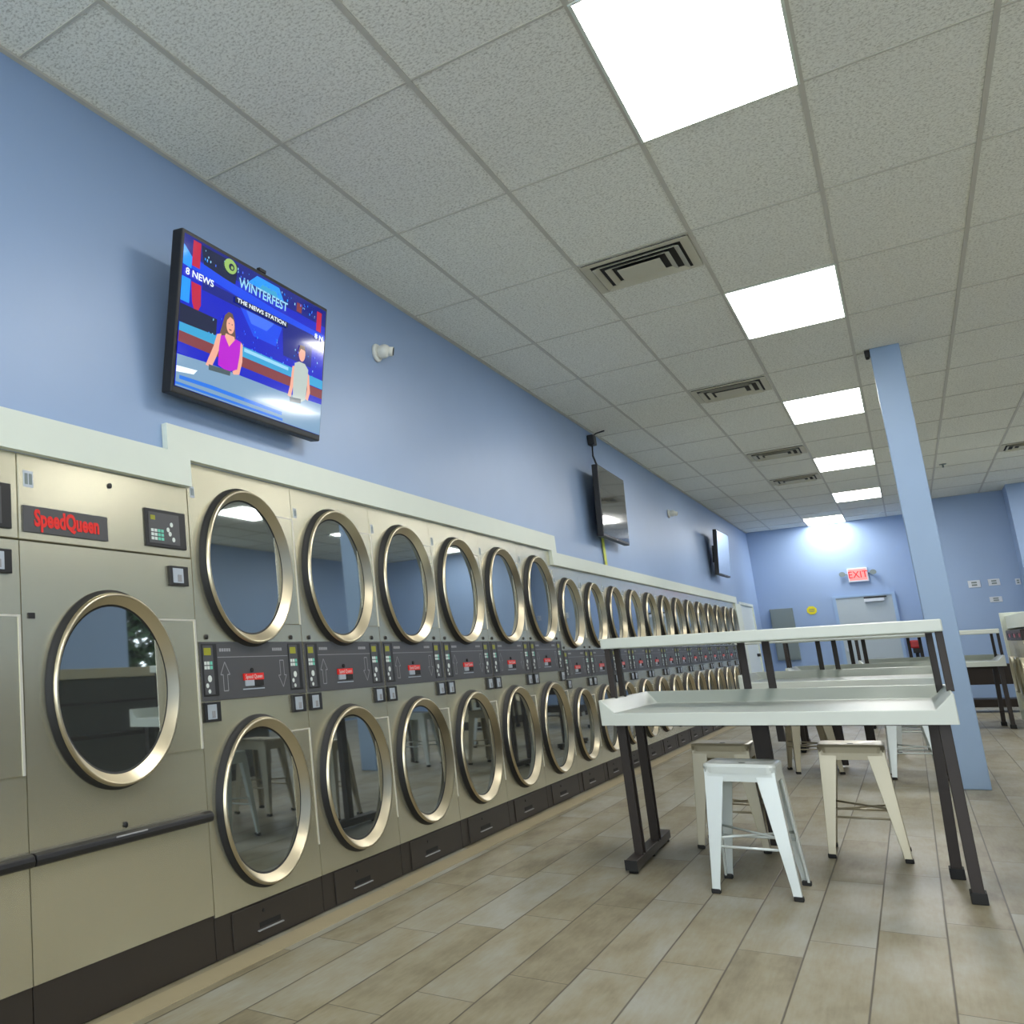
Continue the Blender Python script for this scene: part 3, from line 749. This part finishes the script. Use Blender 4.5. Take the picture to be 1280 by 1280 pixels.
MB().box(-.17, .17, -.108, -.10, -.50, .49).build('panel_door', 'panelgrey', el, .003)
MB().box(.12, .14, -.118, -.107, -.05, .05).build('latch', 'black', el)
ys = thing('yellow_sign', 'small yellow warning sign on the back wall left of the door', 'sign', (.865, YB, 1.835))
sg = MB()
sg.loft([[(.08*math.cos(PI/8+k*PI/4)*1.05, y, .088*math.sin(PI/8+k*PI/4)) for k in range(8)] for y in (-.012, -.002)], 0)
sg.build('sign_plate', 'yellow', ys)
MB().box(-.045, .045, -.014, -.011, .018, .028).box(-.05, .05, -.014, -.011, -.006, .004).box(-.035, .035, -.014, -.011, -.030, -.020).build('sign_marks', 'panelgrey', ys)
for x, z, lab in ((.735, 1.45, 'dark flat box low on back wall, nearer the electrical panel'), (1.02, 1.46, 'dark flat box on the back wall beside the door frame')):
    b = thing('wall_box', lab, 'box', (x, YB, z), 0, 'dark boxes on the back wall')
    MB().box(-.095, .095, -.06, 0, -.05, .05).build('box_body', 'black', b, .004); MB().box(-.08, .08, -.064, -.06, -.03, .03).build('box_lid', 'strip', b)
gm = thing('candy_machine', 'red topped vending stand on a black pole by the back wall', 'candy machine', (2.32, 20.65, 0))
MB().lathe((0, 0, 0), [(.16, 0), (.16, .02), (.04, .05)], 'Z', 24).build('base', 'black', gm)
MB().tube([(0, 0, .04), (0, 0, .95)], .025).build('pole', 'black', gm)
MB().box(-.05, .05, -.05, .05, .90, .99).build('coin_mechanism', 'black', gm, .01)
MB().box(-.085, .085, -.085, .085, .99, 1.14).build('red_globe', 'redp', gm, .03)
# white door in the left wall near the back
d2 = MB().box(-.05, -.012, 18.10, 19.95, .01, 1.95).build('door_2', 'doorwhite'); d2['kind'] = 'structure'
MB().box(-.06, .012, 18.05, 18.10, 0, 2.0).box(-.06, .012, 19.95, 20.0, 0, 2.0).box(-.06, .012, 18.10, 19.95, 1.95, 2.0).build('door_frame', 'trim', d2)
MB().tube([(-.012, 19.6, 1.0), (.04, 19.6, 1.0)], .03, 14).build('door_handle', 'black', d2)
wp = MB().box(.001, .026, 17.38, 18.04, 0, 1.948); struct(wp, 'trim_5', 'trim')
# plates on the alcove wall
def plate(x, z, w_, h, label, kindname='outlet_plate', cat='wall plate'):
    p = thing(kindname, label, cat, (x, 18.88, z), 0)
    MB().box(-w_/2, w_/2, -.012, 0, -h/2, h/2).build('cover', 'plate', p, .003)
    MB().box(-w_*.22, w_*.22, -.016, -.011, -h*.28, -h*.05).box(-w_*.22, w_*.22, -.016, -.011, h*.08, h*.3).build('sockets', 'panelgrey', p)
plate(3.20, 2.025, .15, .12, 'left of two white wall plates high on the right back wall')
plate(3.44, 2.03, .14, .11, 'right of two white wall plates high on the right back wall')
plate(3.42, 1.745, .15, .09, 'white wall plate below the two others on the right back wall')
plate(3.72, 2.01, .06, .10, 'small thermostat by the right edge of the back wall', 'thermostat', 'thermostat')
sp = thing('sprinkler', 'small ceiling sprinkler right of the blue column', 'sprinkler', (2.96, 14.85, HC))
MB().lathe((0, 0, -.01), [(.04, .01), (.035, 0)], 'Z', 16).build('flange', 'panelgrey', sp)
MB().tube([(0, 0, -.005), (0, 0, -.05)], .01).build('nozzle', 'panelgrey', sp)
cb = thing('cable_bracket', 'small black bracket at the top of the column', 'bracket', (2.36, 7.50, HC-.03))
MB().box(-.03, .003, -.03, .03, -.03, .028).build('clip', 'black', cb, .005); MB().lathe((-.015, 0, -.045), [(.012, 0), (.012, .018)], 'Z', 12).build('stub', 'black', cb)

# ------------------------------------------------------------------ world, camera, view
wd_ = bpy.data.worlds.new('world'); scene.world = wd_; wd_.use_nodes = True
wd_.node_tree.nodes['Background'].inputs[0].default_value = (.86, .95, 1, 1); wd_.node_tree.nodes['Background'].inputs[1].default_value = 5.6
yaw, pitch, roll = 0.7244650662468668, 0.16960632000498427, -0.048890525161301976
cy_, sy_, cp_, sp_, cr_, sr_ = math.cos(yaw), math.sin(yaw), math.cos(pitch), math.sin(pitch), math.cos(roll), math.sin(roll)
Rz = Matrix(((cy_, -sy_, 0), (sy_, cy_, 0), (0, 0, 1))); Rx = Matrix(((1, 0, 0), (0, cp_, -sp_), (0, sp_, cp_)))
B = Rz @ Rx
r0, fw, u0 = B.col[0].copy(), B.col[1].copy(), B.col[2].copy()
r1 = cr_*r0 + sr_*u0; u1 = -sr_*r0 + cr_*u0
cam = bpy.data.cameras.new('camera'); co = bpy.data.objects.new('camera', cam); col.objects.link(co)
mw = Matrix.Identity(4)
for i in range(3):
    mw[i][0], mw[i][1], mw[i][2] = r1[i], u1[i], -fw[i]
mw[0][3], mw[1][3], mw[2][3] = 2.26216588, -2.18979968, 1.14477336
co.matrix_world = mw
cam.sensor_width = 36; cam.sensor_fit = 'HORIZONTAL'; cam.lens = 1118.0121566/1280*36
cam.shift_x = 513.7819/1280; cam.shift_y = 17.9393/1280
cam.clip_start = .05
scene.camera = co
scene.view_settings.view_transform = 'Standard'; scene.view_settings.look = 'None'
scene.view_settings.exposure = 0.0; scene.view_settings.gamma = 1
scene.view_settings.use_curve_mapping = False
scene.cycles.use_denoising = True
scene.cycles.max_bounces = 10; scene.cycles.diffuse_bounces = 6; scene.cycles.glossy_bounces = 5
scene.cycles.caustics_reflective = True
scene.cycles.sample_clamp_indirect = 6
